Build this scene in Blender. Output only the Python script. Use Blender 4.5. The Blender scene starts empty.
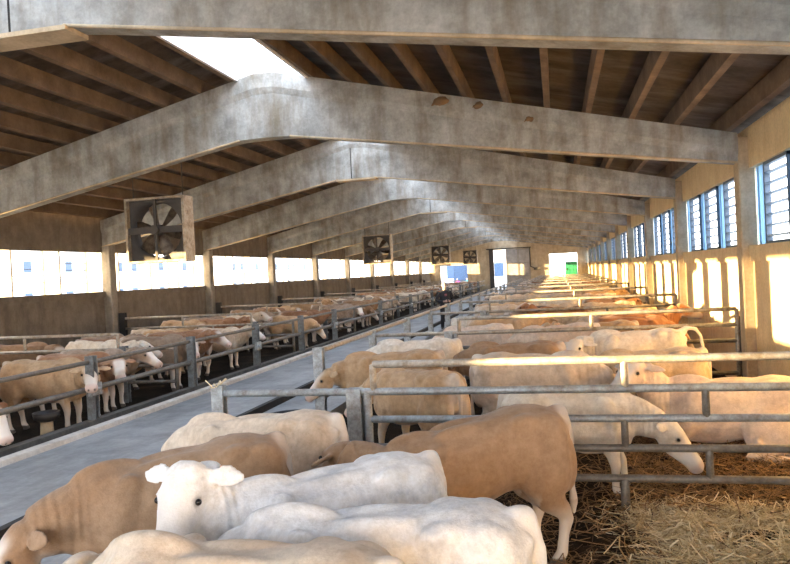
import bpy, bmesh, math, random
from mathutils import Vector, Matrix, noise as mnoise
random.seed(11)
SC = bpy.context.scene
COL = SC.collection
PI = math.pi

# ------------------------------------------------------------------ materials
def nmat(name):
    m = bpy.data.materials.new(name); m.use_nodes = True
    nt = m.node_tree
    for n in list(nt.nodes): nt.nodes.remove(n)
    out = nt.nodes.new('ShaderNodeOutputMaterial')
    b = nt.nodes.new('ShaderNodeBsdfPrincipled')
    nt.links.new(b.outputs[0], out.inputs[0])
    return m, nt, b, out
def nd(nt, t, **kw):
    n = nt.nodes.new(t)
    for k, v in kw.items(): setattr(n, k, v)
    return n
def noise(nt, vec, scale, detail=4, rough=.55):
    n = nd(nt, 'ShaderNodeTexNoise'); n.inputs['Scale'].default_value = scale
    n.inputs['Detail'].default_value = detail; n.inputs['Roughness'].default_value = rough
    if vec is not None: nt.links.new(vec, n.inputs['Vector'])
    return n.outputs['Fac']
def ramp(nt, fac, stops):
    r = nd(nt, 'ShaderNodeValToRGB'); e = r.color_ramp.elements
    while len(e) < len(stops): e.new(.5)
    for k, (p, c) in enumerate(stops):
        e[k].position = p; e[k].color = (*c, 1) if len(c) == 3 else c
    nt.links.new(fac, r.inputs['Fac']); return r.outputs['Color']
def mix(nt, fac, a, b, mode='MIX'):
    n = nd(nt, 'ShaderNodeMix', data_type='RGBA', blend_type=mode)
    for s, v in ((n.inputs['Factor'], fac), (n.inputs['A'], a), (n.inputs['B'], b)):
        if hasattr(v, 'links') or isinstance(v, bpy.types.NodeSocket): nt.links.new(v, s)
        elif isinstance(v, tuple): s.default_value = (*v, 1) if len(v) == 3 else v
        else: s.default_value = v
    return n.outputs['Result']
def mathn(nt, op, a, b=None):
    n = nd(nt, 'ShaderNodeMath', operation=op)
    for s, v in zip(n.inputs, (a, b)):
        if v is None: continue
        if isinstance(v, bpy.types.NodeSocket): nt.links.new(v, s)
        else: s.default_value = v
    return n.outputs[0]
def mapping(nt, scale=(1, 1, 1), src='Object'):
    tc = nd(nt, 'ShaderNodeTexCoord'); mp = nd(nt, 'ShaderNodeMapping')
    mp.inputs['Scale'].default_value = scale
    nt.links.new(tc.outputs[src], mp.inputs['Vector']); return mp.outputs['Vector']
def bump(nt, b, h, strength=.3, dist=.02):
    n = nd(nt, 'ShaderNodeBump'); n.inputs['Strength'].default_value = strength
    n.inputs['Distance'].default_value = dist
    nt.links.new(h, n.inputs['Height']); nt.links.new(n.outputs[0], b.inputs['Normal'])
def rough(b, v, spec=.5):
    b.inputs['Roughness'].default_value = v
    b.inputs['Specular IOR Level'].default_value = spec

def concrete(name, light, dark, stain, stain_amt=.6, scale=1.0, streak=(1.2, 1.2, .25), rgh=.85):
    m, nt, b, o = nmat(name)
    v = mapping(nt)
    vs = mapping(nt, streak)
    n1 = noise(nt, v, 2.2 * scale, 6, .65); n2 = noise(nt, vs, 2.6 * scale, 5, .6); n3 = noise(nt, v, 22 * scale, 4, .7)
    c = ramp(nt, n1, [(.32, dark), (.68, light)])
    s = ramp(nt, n2, [(.46, (0, 0, 0)), (.72, (1, 1, 1))])
    sep = nd(nt, 'ShaderNodeRGBToBW'); nt.links.new(s, sep.inputs[0])
    c = mix(nt, mathn(nt, 'MULTIPLY', sep.outputs[0], stain_amt), c, stain)
    g = ramp(nt, n3, [(.3, (.84, .84, .84)), (.7, (1.06, 1.06, 1.06))])
    c = mix(nt, 1.0, c, g, 'MULTIPLY')
    nt.links.new(c, b.inputs['Base Color']); rough(b, rgh, .3)
    bump(nt, b, n3, .25, .01)
    return m
def plain(name, col, rgh=.6, metal=0, var=.25, scale=6, spec=.5):
    m, nt, b, o = nmat(name)
    n = noise(nt, mapping(nt), scale, 5, .65)
    d = tuple(x * (1 - var) for x in col); l = tuple(min(1, x * (1 + var)) for x in col)
    nt.links.new(ramp(nt, n, [(.3, d), (.7, l)]), b.inputs['Base Color'])
    b.inputs['Metallic'].default_value = metal; rough(b, rgh, spec); return m
def translucent(name, col, mixf=.6, var=.12):
    m, nt, b, o = nmat(name)
    n = noise(nt, mapping(nt, (1, 3, .6)), 3, 4)
    c = ramp(nt, n, [(.3, tuple(x * (1 - var) for x in col)), (.7, col)])
    nt.links.new(c, b.inputs['Base Color']); rough(b, .6, .2)
    t = nd(nt, 'ShaderNodeBsdfTranslucent'); nt.links.new(c, t.inputs[0])
    ms = nd(nt, 'ShaderNodeMixShader'); ms.inputs[0].default_value = mixf
    nt.links.new(b.outputs[0], ms.inputs[1]); nt.links.new(t.outputs[0], ms.inputs[2])
    nt.links.new(ms.outputs[0], o.inputs[0]); return m

M = {}
M['beam'] = concrete('beam_concrete', (.53, .535, .505), (.25, .25, .225), (.18, .135, .075), .7)
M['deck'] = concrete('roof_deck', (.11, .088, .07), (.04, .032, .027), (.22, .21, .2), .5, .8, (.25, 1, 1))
M['rib'] = concrete('roof_rib', (.24, .17, .115), (.13, .09, .06), (.12, .085, .06), .4, 1, (1, .3, 1))
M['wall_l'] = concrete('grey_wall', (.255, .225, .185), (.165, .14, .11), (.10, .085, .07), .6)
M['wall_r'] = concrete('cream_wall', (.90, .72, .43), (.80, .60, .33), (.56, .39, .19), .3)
M['wall_e'] = concrete('end_wall', (.62, .52, .36), (.45, .36, .24), (.25, .19, .12), .5)
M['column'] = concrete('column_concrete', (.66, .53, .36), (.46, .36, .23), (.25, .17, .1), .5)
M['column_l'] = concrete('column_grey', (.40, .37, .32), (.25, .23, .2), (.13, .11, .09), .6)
M['aisle'] = concrete('aisle_concrete', (.42, .42, .41), (.25, .25, .245), (.15, .15, .145), .6, .7, (1.3, .25, 1), .6)
M['kerb'] = concrete('kerb_concrete', (.78, .73, .65), (.55, .5, .44), (.22, .19, .15), .4)
M['trough'] = concrete('trough_concrete', (.17, .155, .135), (.10, .09, .08), (.05, .045, .04), .5)
M['step'] = plain('step_shade_joint', (.028, .024, .02), .8)  # near-black stands in for shade on the step face; also real beam joints
M['yard'] = plain('yard', (.45, .43, .4), .9)
M['plaster'] = plain('white_plaster', (.82, .8, .76), .9, var=.06)
M['shutter'] = plain('blue_glass', (.05, .09, .16), .4)
M['panel_r'] = translucent('blue_sheet', (.52, .70, .86), .6)
M['panel_l'] = translucent('white_sheet', (.86, .84, .80), .75)
M['frame_d'] = plain('dark_frame', (.10, .14, .19), .5); M['slat_b'] = plain('blue_slat', (.30, .38, .47), .5)
M['slat'] = translucent('slat_sheet', (.42, .50, .60), .3)
M['curb'] = plain('white_curb', (.82, .74, .68), .7, var=.1)
M['green'] = plain('green_door', (.02, .22, .10), .5)
M['door_g'] = plain('grey_door', (.34, .31, .27), .6, scale=2)
M['door_d'] = plain('dark_door', (.05, .04, .035), .7)

def galv(name, col, dirt, amt, metal=.35):
    m, nt, b, o = nmat(name)
    n = noise(nt, mapping(nt, (1, 1, 1)), 7, 5, .7)
    n2 = noise(nt, mapping(nt), 40, 3)
    c = ramp(nt, n, [(.5 - amt * .4, dirt), (.62, col)])
    g = ramp(nt, n2, [(.3, (.8, .8, .8)), (.7, (1.1, 1.1, 1.1))])
    nt.links.new(mix(nt, 1.0, c, g, 'MULTIPLY'), b.inputs['Base Color'])
    b.inputs['Metallic'].default_value = metal; rough(b, .5, .5); return m
M['pipe'] = galv('galvanised_pipe', (.50, .46, .40), (.28, .21, .13), .5)
M['pipe_b'] = galv('galvanised_post', (.42, .46, .48), (.24, .22, .2), .4)
M['pipe_l'] = galv('dull_post', (.24, .265, .275), (.12, .11, .1), .45)
M['pipe_d'] = galv('dirty_pipe', (.20, .185, .165), (.10, .075, .05), .6, .2)
M['fan_f'] = galv('fan_sheet', (.46, .40, .31), (.24, .17, .1), .4)
M['fan_d'] = plain('fan_dark', (.05, .042, .035), .6)
M['blade'] = galv('fan_blade', (.30, .25, .19), (.14, .1, .07), .4, .6)
M['rod'] = plain('rod', (.06, .05, .04), .6)
M['eye'] = plain('eye', (.012, .008, .008), .12)
M['tag'] = plain('orange_tag', (.75, .32, .12), .5)
M['nest'] = plain('mud', (.20, .12, .06), .9)
M['plastic'] = plain('dark_plastic', (.03, .03, .032), .5)

# pen floor
m, nt, b, o = nmat('pen_floor')
v = mapping(nt); n1 = noise(nt, v, 1.3, 6, .7); n2 = noise(nt, v, 14, 5, .7)
c = ramp(nt, n1, [(.35, (.009, .007, .005)), (.58, (.026, .018, .012)), (.78, (.075, .052, .03))])
nt.links.new(c, b.inputs['Base Color']); rough(b, 1, .08); bump(nt, b, n2, .8, .05); M['floor'] = m
# straw
def strawmat(name, a, bcol, ccol):
    m, nt, b, o = nmat(name)
    g = nd(nt, 'ShaderNodeNewGeometry')
    c = ramp(nt, g.outputs['Random Per Island'], [(0, a), (.5, bcol), (1, ccol)])
    nt.links.new(c, b.inputs['Base Color']); rough(b, .7, .2); return m
M['straw'] = strawmat('straw', (.40, .29, .14), (.70, .57, .34), (.88, .78, .54))
M['straw_d'] = strawmat('muddy_straw', (.05, .03, .018), (.20, .12, .06), (.40, .25, .12))

def coat(name, base, alt, faceamt, wr=.22, smudge=(.4, .33, .27), smud=.35):
    m, nt, b, o = nmat('coat_' + name)
    v = mapping(nt)
    oi = nd(nt, 'ShaderNodeObjectInfo')
    off = nd(nt, 'ShaderNodeVectorMath', operation='ADD')
    sc = nd(nt, 'ShaderNodeVectorMath', operation='SCALE'); cx = nd(nt, 'ShaderNodeCombineXYZ')
    nt.links.new(oi.outputs['Random'], cx.inputs[0]); nt.links.new(oi.outputs['Random'], cx.inputs[2])
    nt.links.new(cx.outputs[0], sc.inputs[0]); sc.inputs['Scale'].default_value = 37
    nt.links.new(v, off.inputs[0]); nt.links.new(sc.outputs[0], off.inputs[1]); v2 = off.outputs[0]
    n1 = noise(nt, v2, 1.6, 4, .6); n2 = noise(nt, v2, 3.8, 6, .7); n3 = noise(nt, v2, 60, 3, .6)
    c = ramp(nt, n1, [(.36, base), (.66, alt)])
    s = ramp(nt, n2, [(.48, (0, 0, 0)), (.62, (1, 1, 1))])
    bw = nd(nt, 'ShaderNodeRGBToBW'); nt.links.new(s, bw.inputs[0])
    c = mix(nt, mathn(nt, 'MULTIPLY', bw.outputs[0], smud), c, smudge)
    n4 = noise(nt, v2, 13, 8, .75)
    c = mix(nt, 1.0, c, ramp(nt, n4, [(.32, (.80, .77, .73)), (.62, (1.07, 1.07, 1.08))]), 'MULTIPLY')
    at = nd(nt, 'ShaderNodeAttribute', attribute_name='marks')
    sp = nd(nt, 'ShaderNodeSeparateColor'); nt.links.new(at.outputs['Color'], sp.inputs[0])
    c = mix(nt, mathn(nt, 'MULTIPLY', sp.outputs[1], faceamt), c, (.80, .74, .67))
    c = mix(nt, sp.outputs[0], c, (.62, .40, .34))
    c = mix(nt, sp.outputs[2], c, (.05, .035, .025))
    br = nd(nt, 'ShaderNodeHueSaturation'); nt.links.new(c, br.inputs['Color'])
    nt.links.new(mathn(nt, 'MULTIPLY_ADD', oi.outputs['Random'], .3), br.inputs['Value'])
    br.inputs['Value'].links[0].from_node.inputs[2].default_value = .85
    nt.links.new(br.outputs[0], b.inputs['Base Color']); rough(b, .75, .25)
    b.inputs['Sheen Weight'].default_value = .15
    # neck wrinkles and short hair
    w = nd(nt, 'ShaderNodeTexWave', wave_type='BANDS', bands_direction='X')
    w.inputs['Scale'].default_value = 4.5; w.inputs['Distortion'].default_value = 6; w.inputs['Detail'].default_value = 2
    nt.links.new(mapping(nt, (1, .3, .35)), w.inputs['Vector'])
    h = mathn(nt, 'MULTIPLY', mathn(nt, 'MULTIPLY', w.outputs['Fac'], at.outputs['Alpha']), wr * 2.4)
    h = mathn(nt, 'ADD', h, mathn(nt, 'MULTIPLY', n3, .30))
    h = mathn(nt, 'ADD', h, mathn(nt, 'MULTIPLY', n2, .5))
    bump(nt, b, h, .55, .02)
    M[name] = m
coat('white', (.88, .87, .85), (.82, .81, .79), .8, smudge=(.46, .48, .52), smud=.5)
coat('ivory', (.76, .66, .53), (.82, .76, .66), .8, smudge=(.55, .42, .30), smud=.35)
coat('cream', (.66, .49, .31), (.76, .62, .45), .8, smudge=(.45, .30, .18), smud=.4)
coat('pale_pink', (.72, .56, .43), (.80, .68, .56), .8, smudge=(.48, .35, .28), smud=.35)
coat('tan', (.50, .32, .17), (.62, .44, .27), .75, smudge=(.32, .19, .10), smud=.4)
coat('buff', (.60, .47, .34), (.74, .64, .51), .8, smudge=(.45, .31, .20), smud=.4)
coat('russet', (.31, .15, .075), (.45, .27, .16), .95, smudge=(.22, .11, .06), smud=.4)
coat('brown', (.31, .185, .10), (.43, .28, .17), .85, smudge=(.30, .17, .09), smud=.35)
coat('red', (.36, .15, .06), (.42, .20, .09), .6, smudge=(.22, .09, .045), smud=.4)
coat('grey_brown', (.34, .25, .18), (.44, .34, .26), .9, smudge=(.2, .14, .1), smud=.45)
COATWORD = dict(buff='buff', russet='russet', white='white', ivory='ivory', cream='cream', pale_pink='pale pinkish', tan='tan', brown='brown', red='reddish', grey_brown='grey-brown')

# ------------------------------------------------------------------ helpers
def link(o, parent=None):
    COL.objects.link(o)
    if parent is not None: o.parent = parent
    return o
def mesh_obj(name, bm, mat, parent=None, smooth=False):
    me = bpy.data.meshes.new(name); bm.normal_update(); bm.to_mesh(me); bm.free()
    if smooth:
        for p in me.polygons: p.use_smooth = True
    for mm in (mat if isinstance(mat, (list, tuple)) else [mat]): me.materials.append(M[mm] if isinstance(mm, str) else mm)
    return link(bpy.data.objects.new(name, me), parent)
def tag(o, label=None, cat=None, group=None, kind=None):
    if label: o['label'] = label
    if cat: o['category'] = cat
    if group: o['group'] = group
    if kind: o['kind'] = kind
    return o
def empty(name, loc=(0, 0, 0), rz=0):
    o = bpy.data.objects.new(name, None); o.location = loc; o.rotation_euler = (0, 0, rz); o.empty_display_size = .2
    return link(o)
def box(bm, x0, x1, y0, y1, z0, z1, mi=0):
    vs = [bm.verts.new((x, y, z)) for x in (x0, x1) for y in (y0, y1) for z in (z0, z1)]
    for f in ((0, 1, 3, 2), (4, 6, 7, 5), (0, 4, 5, 1), (2, 3, 7, 6), (0, 2, 6, 4), (1, 5, 7, 3)):
        fc = bm.faces.new([vs[i] for i in f]); fc.material_index = mi
    return vs
def tube(bm, a, b, r, n=10, r2=None):
    a, b = Vector(a), Vector(b); r2 = r if r2 is None else r2
    d = (b - a).normalized(); u = d.orthogonal().normalized(); w = d.cross(u)
    A = [bm.verts.new(a + (u * math.cos(t) + w * math.sin(t)) * r) for t in [2 * PI * k / n for k in range(n)]]
    B = [bm.verts.new(b + (u * math.cos(t) + w * math.sin(t)) * r2) for t in [2 * PI * k / n for k in range(n)]]
    for k in range(n):
        f = bm.faces.new((A[k], A[(k + 1) % n], B[(k + 1) % n], B[k])); f.smooth = True
    bm.faces.new(A[::-1]); bm.faces.new(B)
def loft(bm, rings, n=16):
    """rings: (centre, right, up, half width, half height up, half height down, exponent)"""
    rows = []
    for c, r, u, hw, ht, hb, e in rings:
        row = []
        for k in range(n):
            t = 2 * PI * k / n; cx, sx = math.cos(t), math.sin(t)
            px = math.copysign(abs(cx) ** (2 / e), cx) * hw
            pz = math.copysign(abs(sx) ** (2 / e), sx); pz *= ht if pz > 0 else hb
            row.append(bm.verts.new(Vector(c) + Vector(r) * px + Vector(u) * pz))
        rows.append(row)
    for A, B in zip(rows, rows[1:]):
        for k in range(n): bm.faces.new((A[k], A[(k + 1) % n], B[(k + 1) % n], B[k]))
    bm.faces.new(rows[0][::-1]); bm.faces.new(rows[-1])
def chain(bm, pts, rad, n=12, flat=1.0, e=2.0):
    pts = [Vector(p) for p in pts]; R = []
    for i, p in enumerate(pts):
        t = (pts[min(i + 1, len(pts) - 1)] - pts[max(i - 1, 0)]).normalized()
        r = Vector((0, 1, 0)); r = (r - t * r.dot(t)); r = r.normalized() if r.length > .1 else t.orthogonal().normalized()
        u = t.cross(r)
        R.append((p, r, u, rad[i] * flat, rad[i], rad[i], e))
    loft(bm, R, n)
def ellipsoid(bm, c, r, rot=0, n=14, ax='Y'):
    mtx = Matrix.Translation(c) @ Matrix.Rotation(rot, 4, ax) @ Matrix.Diagonal((*r, 1))
    bmesh.ops.create_uvsphere(bm, u_segments=n, v_segments=n // 2 + 2, radius=1, matrix=mtx)
def catmull(pts, k=4):
    P = [Vector(p) for p in pts]; out = []
    for i in range(len(P) - 1):
        p0, p1, p2, p3 = P[max(i - 1, 0)], P[i], P[i + 1], P[min(i + 2, len(P) - 1)]
        for j in range(k):
            t = j / k
            out.append(.5 * ((2 * p1) + (p2 - p0) * t + (2 * p0 - 5 * p1 + 4 * p2 - p3) * t * t + (3 * p1 - p0 - 3 * p2 + p3) * t ** 3))
    out.append(P[-1]); return out
def remesh(bm, voxel, it=6, name='tmp'):
    me = bpy.data.meshes.new(name); bmesh.ops.recalc_face_normals(bm, faces=bm.faces); bm.to_mesh(me); bm.free()
    o = bpy.data.objects.new(name, me); COL.objects.link(o)
    r = o.modifiers.new('r', 'REMESH'); r.mode = 'VOXEL'; r.voxel_size = voxel; r.use_smooth_shade = True
    s = o.modifiers.new('s', 'SMOOTH'); s.factor = .5; s.iterations = it
    dg = bpy.context.evaluated_depsgraph_get(); dg.update()
    m2 = bpy.data.meshes.new_from_object(o.evaluated_get(dg))
    bpy.data.objects.remove(o); bpy.data.meshes.remove(me)
    for p in m2.polygons: p.use_smooth = True
    return m2

# ------------------------------------------------------------------ cattle
def lerp(a, b, t): return a + (b - a) * t
def sstep(a, b, x):
    t = max(0, min(1, (x - a) / (b - a))); return t * t * (3 - 2 * t)
def make_cow(poll=(1.26, 0, 1.34), nose=(.80, 0, -.60), lie=False, tail='down', hump=0, legshift=(0, 0, 0, 0),
             voxel=.021, hs=1.1, roll=0, frontdrop=0.0, earback=.25):
    """Bull standing on z=0 facing +X. Returns mesh and the eye / ear places."""
    bm = bmesh.new()
    dz = -.40 if lie else 0
    X, Yv, Z = Vector((1, 0, 0)), Vector((0, 1, 0)), Vector((0, 0, 1))
    body = [(-.87, 1.20, .98, .10), (-.84, 1.26, .86, .20), (-.77, 1.325, .76, .285), (-.64, 1.37, .68, .335), (-.47, 1.385, .65, .33),
            (-.28, 1.345, .645, .30), (-.08, 1.315, .585, .335), (.12, 1.30, .535, .355), (.30, 1.32, .53, .325),
            (.46, 1.35, .545, .29), (.60, 1.33, .59, .255), (.70, 1.27, .65, .20), (.77, 1.18, .75, .12)]
    rings = []
    for x, zt, zb, hw in body:
        d = frontdrop * sstep(-.3, .6, x)
        zt -= d; zb -= d * .6
        zc = lerp(zb, zt, .52)
        rings.append(((x, 0, zc + dz), Yv, Z, hw, zt - zc, zc - zb, 2.35))
    loft(bm, rings, 20)
    # back muscles, hips, thighs, shoulders
    for s in (-1, 1):
        ellipsoid(bm, (-.10, s * .10, 1.24 - frontdrop * .3 + dz), (.46, .095, .10))
        ellipsoid(bm, (-.43, s * .21, 1.25 + dz), (.15, .085, .095))
        ellipsoid(bm, (-.62, s * .20, 1.12 + dz), (.20, .14, .22))
        ellipsoid(bm, (-.83, s * .10, 1.17 + dz), (.065, .06, .075))
        ellipsoid(bm, (-.62, s * .215, .92 + dz), (.21, .155, .34), .16)
        ellipsoid(bm, (-.77, s * .16, .90 + dz), (.135, .125, .29), .08)
        ellipsoid(bm, (.43, s * .215, 1.02 - frontdrop + dz), (.155, .115, .30), -.30)
        ellipsoid(bm, (.36, s * .22, .82 - frontdrop * .8 + dz), (.14, .11, .15), -.1)
        ellipsoid(bm, (.58, s * .13, .80 - frontdrop * .8 + dz), (.16, .13, .2))
    ellipsoid(bm, (.46, 0, 1.26 - frontdrop + hump * .5 + dz), (.30, .10, .13 + hump * .5))
    ellipsoid(bm, (-.80, 0, 1.28 + dz), (.12, .075, .075), .3)
    # neck
    pl = Vector(poll) + Vector((-.06, 0, dz if lie else 0))
    nz = Vector(nose).normalized()
    up = Z - nz * Z.dot(nz)
    if up.length < .15: up = Vector((nz.x, nz.y, 0)) * -1 if nz.z < 0 else Vector((1, 0, 0))
    up.normalize()
    if roll: up = Matrix.Rotation(roll, 3, nz) @ up
    hr = nz.cross(up).normalized()
    base = Vector((.42, 0, 1.02 - frontdrop + dz)); m1 = Vector((.72, 0, 1.02 - frontdrop + dz))
    endp = pl - up * .10 - nz * .03
    P = catmull([base, m1, m1.lerp(endp, .5) + Z * .015, endp], 4)
    N = len(P); R = []
    for i, p in enumerate(P):
        t = (P[min(i + 1, N - 1)] - P[max(i - 1, 0)]).normalized(); f = i / (N - 1)
        rr = t.cross(Z)
        rr = rr.normalized() if rr.length > .1 else hr
        if rr.dot(hr) < 0 and f > .7: rr = -rr
        rr = rr.lerp(hr if hr.dot(rr) > 0 else -hr, max(0, f - .5)).normalized()
        uu = rr.cross(t).normalized()
        if uu.z < -.2: uu = -uu
        R.append((p, rr, uu, lerp(.25, .145, f ** .8), lerp(.31, .165, f ** .8), lerp(.37, .20, f ** .7), 2.2))
    loft(bm, R, 16)
    neckpts = [m1.lerp(endp, q) for q in (.05, .35, .65)]
    # head
    sec = [(-.07, .08, .01, .10), (-.02, .122, .05, .16), (.06, .136, .062, .195), (.14, .138, .06, .215), (.22, .12, .048, .205),
           (.31, .098, .034, .175), (.39, .09, .026, .15), (.45, .10, .022, .142), (.495, .102, .012, .138), (.525, .085, -.012, .115), (.54, .05, -.035, .09)]
    loft(bm, [(pl + nz * s - up * .05, hr, up, w, max(t + .05, .004), max(bt - .05, .01), 2.35) for s, w, t, bt in [(a_ * hs, b_ * hs, c_ * hs, d_ * hs) for a_, b_, c_, d_ in sec]], 16)
    for s in (-1, 1):   # brow, cheek, nostril rim
        ellipsoid(bm, pl + nz * (.13 * hs) + hr * (s * .095 * hs) + up * .005, (.05, .035, .035))
        ellipsoid(bm, pl + nz * (.15 * hs) + hr * (s * .075 * hs) - up * (.13 * hs), (.10, .05, .085))
    # ears
    ears = []
    for s in (-1, 1):
        d = (hr * s - nz * earback + up * -.30).normalized(); st = pl + nz * .0 + hr * (s * .095 * hs) - up * .04
        fl = d.cross(nz).normalized() * .0 + (nz - d * nz.dot(d)).normalized()
        th = d.cross(fl).normalized()
        loft(bm, [(st + d * l, fl, th, w, .02, .02, 2.0) for l, w in ((0, .03), (.05, .05), (.11, .078), (.17, .082), (.23, .058), (.28, .016))], 10)
        ears.append((st + d * .12 - fl * 0.02, d, fl, th))
    # legs
    legs = []
    if not lie:
        for i, (s, q) in enumerate(((-1, 0), (1, 0), (-1, 1), (1, 1))):
            dx = legshift[i]
            if q == 0:
                pts = [(-.56, s * .20, .88), (-.52 + dx * .3, s * .22, .72), (-.61 + dx * .5, s * .215, .58), (-.72 + dx * .8, s * .205, .47), (-.745 + dx * .9, s * .20, .40), (-.71 + dx, s * .20, .27), (-.69 + dx, s * .20, .12), (-.645 + dx, s * .20, .05), (-.63 + dx, s * .20, .0)]
                rd = [.20, .165, .125, .082, .068, .05, .054, .062, .07]
            else:
                pts = [(.43, s * .20, .86 - frontdrop), (.42 + dx * .2, s * .20, .68 - frontdrop * .6), (.475 + dx * .5, s * .185, .53), (.50 + dx * .8, s * .18, .39), (.49 + dx, s * .18, .25), (.49 + dx, s * .18, .12), (.52 + dx, s * .18, .05), (.53 + dx, s * .18, .0)]
                rd = [.15, .125, .085, .066, .05, .054, .06, .066]
            chain(bm, pts, rd, 12, .85); legs.append(pts)
    else:
        for s in (-1, 1):
            ellipsoid(bm, (-.45, s * .30, .34), (.36, .17, .33))
            chain(bm, [(-.30, s * .42, .20), (-.12, s * .47, .09), (-.45, s * .50, .07), (-.62, s * .50, .06)], [.12, .07, .055, .055], 10)
            chain(bm, [(.44, s * .20, .42), (.66, s * .24, .16), (.48, s * .30, .07), (.34, s * .30, .06)], [.16, .085, .06, .055], 10)
    # tail
    if tail == 'down':
        tp = [(-.78, 0, 1.30), (-.885, 0, 1.26), (-.93, .01, 1.10), (-.935, .015, .85), (-.935, .0, .62), (-.94, 0, .48), (-.935, 0, .36)]
        tr = [.05, .045, .034, .027, .027, .045, .02]
    elif tail == 'up':
        tp = [(-.78, 0, 1.30), (-.90, 0, 1.36), (-1.05, 0, 1.34), (-1.13, 0, 1.22), (-1.16, 0, 1.02), (-1.17, 0, .85), (-1.17, 0, .66)]
        tr = [.05, .045, .038, .034, .034, .05, .02]
    else:
        tp = [(-.78, 0, 1.30), (-.88, .02, 1.27), (-.92, .06, 1.12), (-.93, .11, .9), (-.93, .10, .65), (-.93, .1, .5), (-.93, .1, .4)]
        tr = [.05, .045, .034, .027, .027, .045, .02]
    tp = [Vector(p) + Z * dz for p in tp]
    if lie: tp = [Vector((p.x, p.y, max(p.z, .05))) for p in tp]
    chain(bm, tp, tr, 10)
    me = remesh(bm, voxel, 8 if voxel < .02 else 5, 'cow')
    # colour marks (nose skin, pale face and legs, hooves, neck folds)
    at = me.color_attributes.new('marks', 'FLOAT_COLOR', 'POINT')
    eyeb = [pl + nz * (.165 * hs) + hr * (s * .131 * hs) - up * (.04 * hs - .028) for s in (-1, 1)]
    nost = [pl + nz * (.525 * hs) + hr * (s * .045 * hs) - up * .045 for s in (-1, 1)]
    for i, vtx in enumerate(me.vertices):
        p = vtx.co; q = p - pl; s = q.dot(nz) / hs; lat = abs(q.dot(hr)) / hs; uu = q.dot(up) / hs
        inh = (s > -.02 and s < .58 and lat < .16 and -.26 < uu < .1)
        r = sstep(.42, .48, s) * .55 if inh else 0
        g = 0
        if inh: g = sstep(.0, .12, s) * sstep(.13, .07, lat) * .9 + sstep(.25, .36, s) * .5
        g = min(1, g)
        if not lie:
            lg = sstep(.60, .36, p.z) * (.9 if p.x < 0 else .75)
            if not inh: g = max(g, lg)
        bl = sstep(.72, .56, p.z - dz) * .5 if not lie else 0
        if abs(p.x) < .5 and not inh: g = max(g, bl)
        if p.x < -.74 and abs(p.y) < .22 and not inh and p.z - dz > .5: g = max(g, sstep(-.74, -.84, p.x) * sstep(.22, .10, abs(p.y)) * .65)
        dk = 0
        if not lie and p.z < .075: dk = .9
        dn = min((p - k).length for k in nost)
        dk = max(dk, sstep(.026, .014, dn))
        de = min((p - k).length for k in eyeb); dk = max(dk, sstep(.045, .024, de) * .55)
        nk = 0
        if not inh:
            nk = max(sstep(.36, .16, (p - k).length) for k in neckpts)
            if p.x < .5: nk *= .2
        at.data[i].color = (r, g, dk, nk)
    eyes = [pl + nz * (.165 * hs) + hr * (s * .131 * hs) - up * (.04 * hs - .028) for s in (-1, 1)]
    return dict(me=me, eyes=eyes, ears=ears, nz=nz, up=up, hr=hr)

eye_bm = bmesh.new(); bmesh.ops.create_uvsphere(eye_bm, u_segments=12, v_segments=8, radius=.021)
EYE = bpy.data.meshes.new('eye'); eye_bm.to_mesh(EYE); eye_bm.free(); EYE.materials.append(M['eye'])
for p in EYE.polygons: p.use_smooth = True
tb = bmesh.new(); box(tb, -.022, .022, -.004, .004, -.055, .0); bmesh.ops.bevel(tb, geom=tb.edges[:], offset=.003, segments=1, affect='EDGES')
TAG = bpy.data.meshes.new('ear_tag'); tb.to_mesh(TAG); tb.free(); TAG.materials.append(M['tag'])

def put_cow(proto, x, y, ang, s, coatname, label, group=None, detail=True, tagged=False, z=0):
    o = bpy.data.objects.new('cow', proto['me'])
    if not proto['me'].materials: proto['me'].materials.append(M['cream'])
    link(o); o.material_slots[0].link = 'OBJECT'; o.material_slots[0].material = M[coatname]
    o.location = (x, y, z); o.rotation_euler = (0, 0, ang); o.scale = (s, s, s)
    tag(o, label, 'cow', group)
    if detail:
        for e in proto['eyes']:
            q = bpy.data.objects.new('eye', EYE); link(q, o); q.location = e
    if tagged:
        c, d, fl, th = proto['ears'][tagged - 1]
        q = bpy.data.objects.new('ear_tag', TAG); link(q, o)
        q.location = c + th * .022 - fl * .05; q.rotation_euler = Matrix((d, th, -fl)).transposed().to_euler()
        q['label'] = 'small orange ear tag'
    return o
def from_rump(rx, ry, ang, s): return rx + math.cos(ang) * .86 * s, ry + math.sin(ang) * .86 * s

# ------------------------------------------------------------------ the barn
XL, XR, Y0, BAY = -13.66, 3.22, 6.73, 6.5
RX = -5.3
YK = lambda k: Y0 + BAY * k
K0, K1 = -2, 11
YB, YE = YK(K0) - .6, YK(K1) + .05
def zroof(x): return 6.45 - .235 * abs(x + 5.4) if x > -5.4 else 6.45 - .24 * abs(x + 5.4)
AZ = .30      # raised feed passage

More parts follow.
